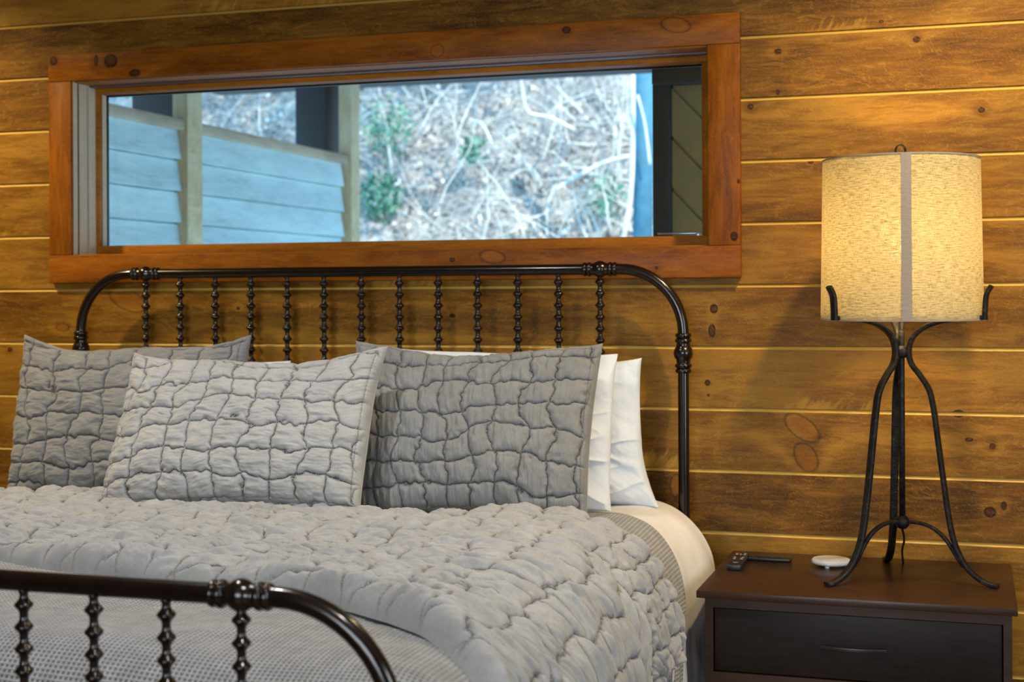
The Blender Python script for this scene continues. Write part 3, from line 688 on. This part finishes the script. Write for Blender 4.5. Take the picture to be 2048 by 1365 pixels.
# ---- pillows
def pillow(name, label, cat, W_, H_, T_, corners, mat_f, quilted=False, cells=(8, 6), seed=0, res=(300, 220), flange=.0, pin=(.05, .05), group=None, wrinkle=.004, back_mat=None, a=.5, belly=.0):
    """corners: world positions of bottom-left, bottom-right, top-right, top-left seen from the camera"""
    BL, BR, TR, TL = [np.array(c_, float) for c_ in corners]
    nu, nv = res; u1 = np.sin(np.linspace(-PI / 2, PI / 2, nu)) * .35 + np.linspace(-1, 1, nu) * .65; v1 = np.sin(np.linspace(-PI / 2, PI / 2, nv)) * .35 + np.linspace(-1, 1, nv) * .65
    u, v = np.meshgrid(u1, v1)
    uu = u * (1 - pin[0] * (1 - np.abs(v) ** 2.6) * (1 + .15 * np.sin(3 * v + seed))); vv = v * (1 - pin[1] * np.where(v > 0, 1.0, .4) * (1 - np.abs(u) ** 2.6) * (1 + .2 * np.sin(4 * u + seed)))
    a1 = ((uu + 1) / 2)[..., None]; b1 = ((vv + 1) / 2)[..., None]
    B = (1 - b1) * ((1 - a1) * BL + a1 * BR) + b1 * ((1 - a1) * TL + a1 * TR)
    ex = (BR - BL) / np.linalg.norm(BR - BL); ey = (TL - BL); ey = ey - ex * ey.dot(ex); ey /= np.linalg.norm(ey); nz = np.cross(ex, ey)   # towards the camera
    du = np.clip((1 - np.abs(u)) - flange / (W_ / 2), 0, 1) / (1 - flange / (W_ / 2)); dv = np.clip((1 - np.abs(v)) - flange / (H_ / 2), 0, 1) / (1 - flange / (H_ / 2))
    prof = (1 - (1 - du) ** 2.6) ** a * (1 - (1 - dv) ** 2.6) ** a
    th = T_ / 2 * prof * (1 - .22 * v) 
    bend = belly * (u ** 2 * 1.0 - .4) * (1)
    B = B + nz * bend[..., None] if belly else B
    edge0 = np.sqrt(np.clip(np.minimum(1 - np.abs(u), 1 - np.abs(v)) / .02, 0, 1))
    base_t = .0045 * edge0
    wn = wrinkle * fbm(u * W_ * 6 + seed, v * H_ * 6 + u * 2, 90 + seed, 4, .38) * edge0 + wrinkle * 1.2 * edge0 * vnoise(u * 2.5 + v * 2, v * 3 - u * 2, 95 + seed)
    Pf = B + nz * (th + base_t)[..., None]
    sm = np.zeros_like(u)
    if quilted:
        m, edge, aa, bb = quilt_h(u * cells[0] / 2 + .37 * seed, v * cells[1] / 2 + .21 * seed, 100 + seed * 7, .30)
        nf = normals(Pf); nf = nf * np.sign((nf @ nz))[..., None]
        wr = fbm(u * W_ * (44 if seed == 2 else 12), v * H_ * (9 if seed == 2 else 34) + vnoise(u * 4, v * 3, 131), 130 + seed, 3, .48)
        inn = sstep(np.minimum((1 - np.abs(u)) * W_ / 2, (1 - np.abs(v)) * H_ / 2), .0, .022)
        Pf = Pf + nf * ((.0135 * m + .0030 * wr * m + .4 * wn) * (.25 + .75 * inn) * edge0)[..., None]
        hemline = np.abs(np.minimum((1 - np.abs(u)) * W_ / 2, (1 - np.abs(v)) * H_ / 2) - .018)
        sm = np.maximum(np.exp(-(edge / .032) ** 2) * inn, .6 * np.exp(-(hemline / .0016) ** 2))
        e_ = np.exp(-(hemline / .004) ** 2) * .003
        Pf = Pf - nz * e_[..., None]
    else:
        rid = (1 - np.abs(vnoise(u * 1.6 + v * 2.4 + seed, v * 3.2 - u * 1.2, 201 + seed))) ** 5
        wn = wn + .010 * rid * edge0 * sstep(-v, -.9, .6)
        Pf = Pf + nz * wn[..., None]
    Pb = B - nz * (th * .9 + base_t + (0 if quilted else 0) )[..., None]
    if not quilted: Pb = Pb - nz * (wn * .5)[..., None]
    if back_mat is None:
        o = grid_obj(name, Pf, mat_f, extra=[Pb], attr={'stitch': [sm, sm * 0]})
    else:
        o = grid_obj(name, Pf, mat_f, attr={'stitch': [sm]})
        grid_obj('backing', Pb[::2, ::2] if False else Pb, back_mat, parent=o, flip=True)
    return tag(o, label, cat, group)
def at(px, py, Y): return hp(px, py, Y)
# white sleeping pillows behind
pillow('pillow', 'white pillow nearest the headboard post, standing rearmost on the right', 'pillow', .75, .5, .13,
       [at(800, 1010, -.20), at(1318, 1016, -.24), at(1284, 716, -.16), at(850, 706, -.14)], m_white, group='white sleeping pillows', seed=3, pin=(.075, .13), wrinkle=.009)
pillow('pillow', 'white pillow standing directly behind the right grey quilted sham', 'pillow', .78, .5, .13,
       [at(745, 1015, -.36), at(1222, 1024, -.40), at(1236, 708, -.28), at(738, 688, -.26)], m_white, group='white sleeping pillows', seed=5, pin=(.03, .07), wrinkle=.005)
pillow('pillow', 'white pillow standing behind the left grey sham, only its top corner showing', 'pillow', .75, .5, .13,
       [at(60, 1000, -.30), at(600, 1010, -.30), at(582, 722, -.22), at(90, 712, -.22)], m_white, group='white sleeping pillows', seed=8, pin=(.05, .08))
# shams
pillow('quilted_sham', 'shade-toned grey quilted pillow sham at right with vertical creases, one corner pointing up', 'pillow', .70, .50, .15,
       [at(722, 1040, -.58), at(1174, 1040, -.60), at(1206, 688, -.40), at(712, 682, -.40)], m_sham_shaded, True, (9.2, 6.6), seed=2, group='quilted grey shams', pin=(.03, .15), back_mat=m_shamback, res=(420, 300))
pillow('quilted_sham', 'shade-toned grey quilted pillow sham at the far left, partly hidden', 'pillow', .70, .50, .15,
       [at(14, 1000, -.52), at(478, 1010, -.55), at(503, 670, -.38), at(50, 670, -.38)], m_sham_shaded, True, (8.4, 6.4), seed=4, group='quilted grey shams', pin=(.04, .21), back_mat=m_shamback, res=(420, 300))
pillow('quilted_sham', 'lit-toned grey quilted pillow sham leaning in front of the others, centre left', 'pillow', .74, .50, .17,
       [at(198, 1022, -.80), at(720, 1030, -.80), at(776, 694, -.60), at(270, 706, -.60)], m_sham_lit, True, (9.6, 6.4), seed=6, group='quilted grey shams', pin=(.04, .20), back_mat=m_shamback, res=(460, 320))

# ================================================================ NIGHTSTAND
ns = empty('nightstand', (-.285, -.32, 0), 'dark espresso wooden nightstand with two drawers under the lamp', 'nightstand')
def nsp(mb, nm, m, auto=40): o = mb.build(nm, m, ns, auto=auto); o.location = -Vector(ns.location); return o
nsp(MB().box((-.674, -.618, .638), (.105, -.018, .657), .0018), 'top', m_ns)
b = MB(); F = -.598
b.box((-.655, F, .03), (-.634, -.022, .638)); b.box((.072, F, .03), (.092, -.022, .638)); b.box((-.634, F, .612), (.072, F + .02, .638)); b.box((-.634, F, .415), (.072, F + .02, .447)); b.box((-.634, F, .03), (.072, F + .02, .10)); b.box((-.634, -.03, .03), (.072, -.022, .638)); b.box((-.634, F + .02, .10), (.072, -.03, .115))
nsp(b, 'body', m_ns)
for (z0, z1) in ((.4495, .6095), (.1025, .4125)):
    d = nsp(MB().box((-.6315, F + .006, z0), (.0695, F + .40, z1), .0012), 'drawer', m_ns_drawer)
    h = MB(); zc = .531 if z0 > .4 else .30
    pts = [(x, F - .012 - .014 * (1 - ((x + .282) / .08) ** 2), zc) for x in np.linspace(-.362, -.202, 13)]
    h.tube(pts, 1.0, 12, sect=(.010, .006), up=(0, 0, 1)); 
    for x in (-.352, -.212): h.box((x - .004, F - .014, zc - .004), (x + .004, F + .008, zc + .004))
    h.build('handle', m_handle, d, auto=40)
# ================================================================ LAMP
LX, LY, LZ = -.176, -.308, .657
lamp = empty('table_lamp', (LX, LY, LZ), 'black hammered iron tripod table lamp with lit cream linen drum shade', 'lamp')
AZ = [math.radians(a) for a in (103, 223, 343)]
# (r, z) above the nightstand top
legp = [(.252, .006), (.232, .0075), (.205, .018), (.172, .045), (.148, .085), (.133, .13), (.122, .19), (.108, .29), (.095, .39), (.086, .455), (.074, .505), (.048, .545), (.027, .572), (.020, .605), (.030, .640), (.055, .664), (.095, .682), (.150, .692), (.2165, .696)]
tip = [(.221, .699), (.221, .705), (.2225, .735), (.226, .757), (.238, .778)]
def polar(rz, az): return [(r * math.cos(az), r * math.sin(az), z) for r, z in rz]
for i, az in enumerate(AZ):
    tang = (-math.sin(az), math.cos(az), 0)
    mb = MB(); mb.tube(spline(polar(legp, az), 5), 1.0, 12, sect=(.0200, .012), up=tang)
    mb.tube(spline(polar([(.2215, .690)] + tip, az), 5), 1.0, 12, sect=(.020, .011), up=tang)
    br = [(.006, .150), (.035, .152), (.068, .147), (.098, .132), (.121, .110), (.139, .085), (.152, .064), (.166, .047)]
    mb.tube(spline(polar([(r * .985, z) for r, z in br], az), 4), 1.0, 12, sect=(.013, .009), up=tang)
    mb.build('leg', m_iron, lamp, auto=50)
mb = MB(); mb.tube([(0, 0, .15), (0, 0, .40), (0, 0, .60), (0, 0, .72)], .0082, 14)
mb.build('stem', m_iron, lamp)
for z, r in ((.150, .0195), (.603, .0185)):
    mb = MB(); mb.lathe([(max(.0005, r * math.sin(PI * k / 14)), z - r * math.cos(PI * k / 14)) for k in range(15)], 20); mb.build('ball', m_iron, lamp)
ZB, ZT, RB, RT = 1.3465 - LZ, 1.7718 - LZ, .2105, .2035
def shade():
    prof = []; k = 24
    for i in range(k + 1): t = i / k; prof.append((RB + (RT - RB) * t, ZB + (ZT - ZB) * t))
    inner = [(r - .0022, z) for r, z in prof[::-1]]; pr = prof + inner + [prof[0]]
    mb = MB(); mb.lathe(pr, 96, caps=False); return mb.build('shade', m_shade, lamp)
shd = shade()
caz = math.atan2(-DIST - LY, 0 - LX) + .065
def strip(a0, a1, off, z0, z1, w=10):
    v = []; f = []
    for o_ in (off, off + .0014):
        for i in range(w + 1):
            a_ = a0 + (a1 - a0) * i / w
            for z in (z0, z1):
                r = RB + (RT - RB) * (z - ZB) / (ZT - ZB) + o_; v.append((r * math.cos(a_), r * math.sin(a_), z))
    n = 2 * (w + 1)
    for i in range(w):
        f.append((2 * i, 2 * i + 2, 2 * i + 3, 2 * i + 1)); f.append((n + 2 * i, n + 2 * i + 1, n + 2 * i + 3, n + 2 * i + 2)); f.append((2 * i, n + 2 * i, n + 2 * i + 2, 2 * i + 2)); f.append((2 * i + 1, 2 * i + 3, n + 2 * i + 3, n + 2 * i + 1))
    f.append((0, 1, n + 1, n)); f.append((2 * w, n + 2 * w, n + 2 * w + 1, 2 * w + 1))
    return MB().add(v, f)
sm_ = strip(caz - .062, caz + .062, .0006, ZB, ZT).build('seam', m_seam, shd, smooth=False); sm_['label'] = 'grey-brown vertical seam band'
for z in (ZB, ZT):
    r = RB if z == ZB else RT; mb = MB(); mb.lathe([(r - .0025, z - .0018), (r + .0010, z - .0018), (r + .0010, z + .0018), (r - .0025, z + .0018), (r - .0025, z - .0018)], 96, caps=False); mb.build('trim_band', m_seam, shd, auto=40)
mb = MB()
for a_ in AZ: mb.tube([(0, 0, ZT - .012), ((RT - .002) * math.cos(a_ + .5), (RT - .002) * math.sin(a_ + .5), ZT - .004)], .002, 6)
mb.tube([(0, 0, ZB + .03), (0, 0, ZT + .004)], .005, 10)
mb.build('spider', m_iron, lamp)
ct, stt = math.cos(YAW), math.sin(YAW)
ring = [(.013 * math.cos(t) * ct, .013 * math.cos(t) * stt, ZT + .024 + .016 * math.sin(t)) for t in np.linspace(-.35 * PI, 1.5 * PI, 22)]
MB().tube(ring, 1.0, 10, sect=(.012, .004), up=(-stt, ct, 0)).build('finial', m_iron, lamp, auto=50)
mb = MB(); mb.lathe([(.0005, .855), (.014, .86), (.02, .875), (.029, .90), (.031, .925), (.024, .945), (.012, .955), (.0005, .957)], 20)
blb = mb.build('bulb', None, lamp); MB().lathe([(.0155, .80), (.0155, .858)], 16).build('socket', m_plastic, lamp)
Nb = NT('lit_bulb'); Nb.fin((.9, .85, .7), .3, **{'Emission Color': (1, .72, .40, 1), 'Emission Strength': 80.0}); blb.data.materials.append(Nb.m)
mb = MB(); mb.tube(spline([(-.003, .012, .14), (.002, .06, .095), (-.006, .12, .055), (-.008, .185, .02), (-.008, .215, .004), (-.01, .27, .003)], 8), .003, 8); mb.build('cord', m_plastic, lamp)
light('lamp_glow', 'POINT', (LX, LY, LZ + .91), 12, (1.0, .70, .38), shadow_soft_size=.04)
bpy.data.objects['lamp_glow'].parent = None

# ================================================================ SMALL THINGS
rc = empty('remote_control', (-.625, -.238, .657), 'black remote control with a red power button, lying front to back on the nightstand', 'remote', 'remote controls on the nightstand', rz=.03)
MB().box((-.020, -.092, .0), (.020, .095, .017), .004, 3).build('body', m_plastic, rc, auto=50)
def btn(mb, x, y, w=.0035, l=.003): mb.box((x - w, y - l, .0165), (x + w, y + l, .0184), .0008, 1)
r_ = MB(); btn(r_, -.011, .082, .0045, .004); x_ = r_.build('power_button', m_red, rc); x_['label'] = 'red power button'
for (x, y) in ((.011, .082), (-.011, .068), (0, .068), (.011, .068), (-.011, .02), (.011, .02), (-.010, -.002), (.010, -.002)):
    q_ = MB(); btn(q_, x, y); q_.build('button', m_button, rc)
MB().lathe([(.0105, .0165), (.0105, .0182), (.006, .0186), (.0005, .0186)], 20, Matrix.Translation((0, .044, 0))).build('navigation_pad', plain('gloss_black', (.006, .006, .006), .15), rc, auto=50)
MB().box((-.007, -.058, .0168), (.007, -.054, .0175)).build('maker_mark', m_button, rc)
r2_ = empty('remote_control', (-.556, -.148, .657), 'flat all-black remote control lying sideways against the wall behind the other remote', 'remote', 'remote controls on the nightstand', rz=-.02)
MB().box((-.075, -.022, .0), (.068, .022, .011), .004, 3).build('body', m_plastic, r2_, auto=50)
for x in (-.03, -.015, .012, .04):
    MB().box((x - .006 - (.006 if x > 0 else 0), -.010, .0108), (x + .006 + (.004 if x > 0 else 0), .010, .0124), .0008, 1).build('button', plain('dark_grey_button', (.03, .03, .032), .35), r2_)
co = empty('coaster', (-.374, -.182, .657), 'round white marble coaster on the nightstand beside the lamp foot', 'coaster')
MB().lathe([(.0005, .006), (.047, .006), (.0525, .009), (.054, .013), (.0525, .018), (.049, .0205), (.0005, .0205)], 48).build('disc', m_marble, co, auto=60)
for k in range(3):
    a_ = -1.75 + k * 2 * PI / 3; f_ = MB().lathe([(.006, 0), (.006, .007)], 12).build('foot', plain('pale_foot', (.7, .7, .7), .5), co); f_.location = (.040 * math.cos(a_), .040 * math.sin(a_), 0)
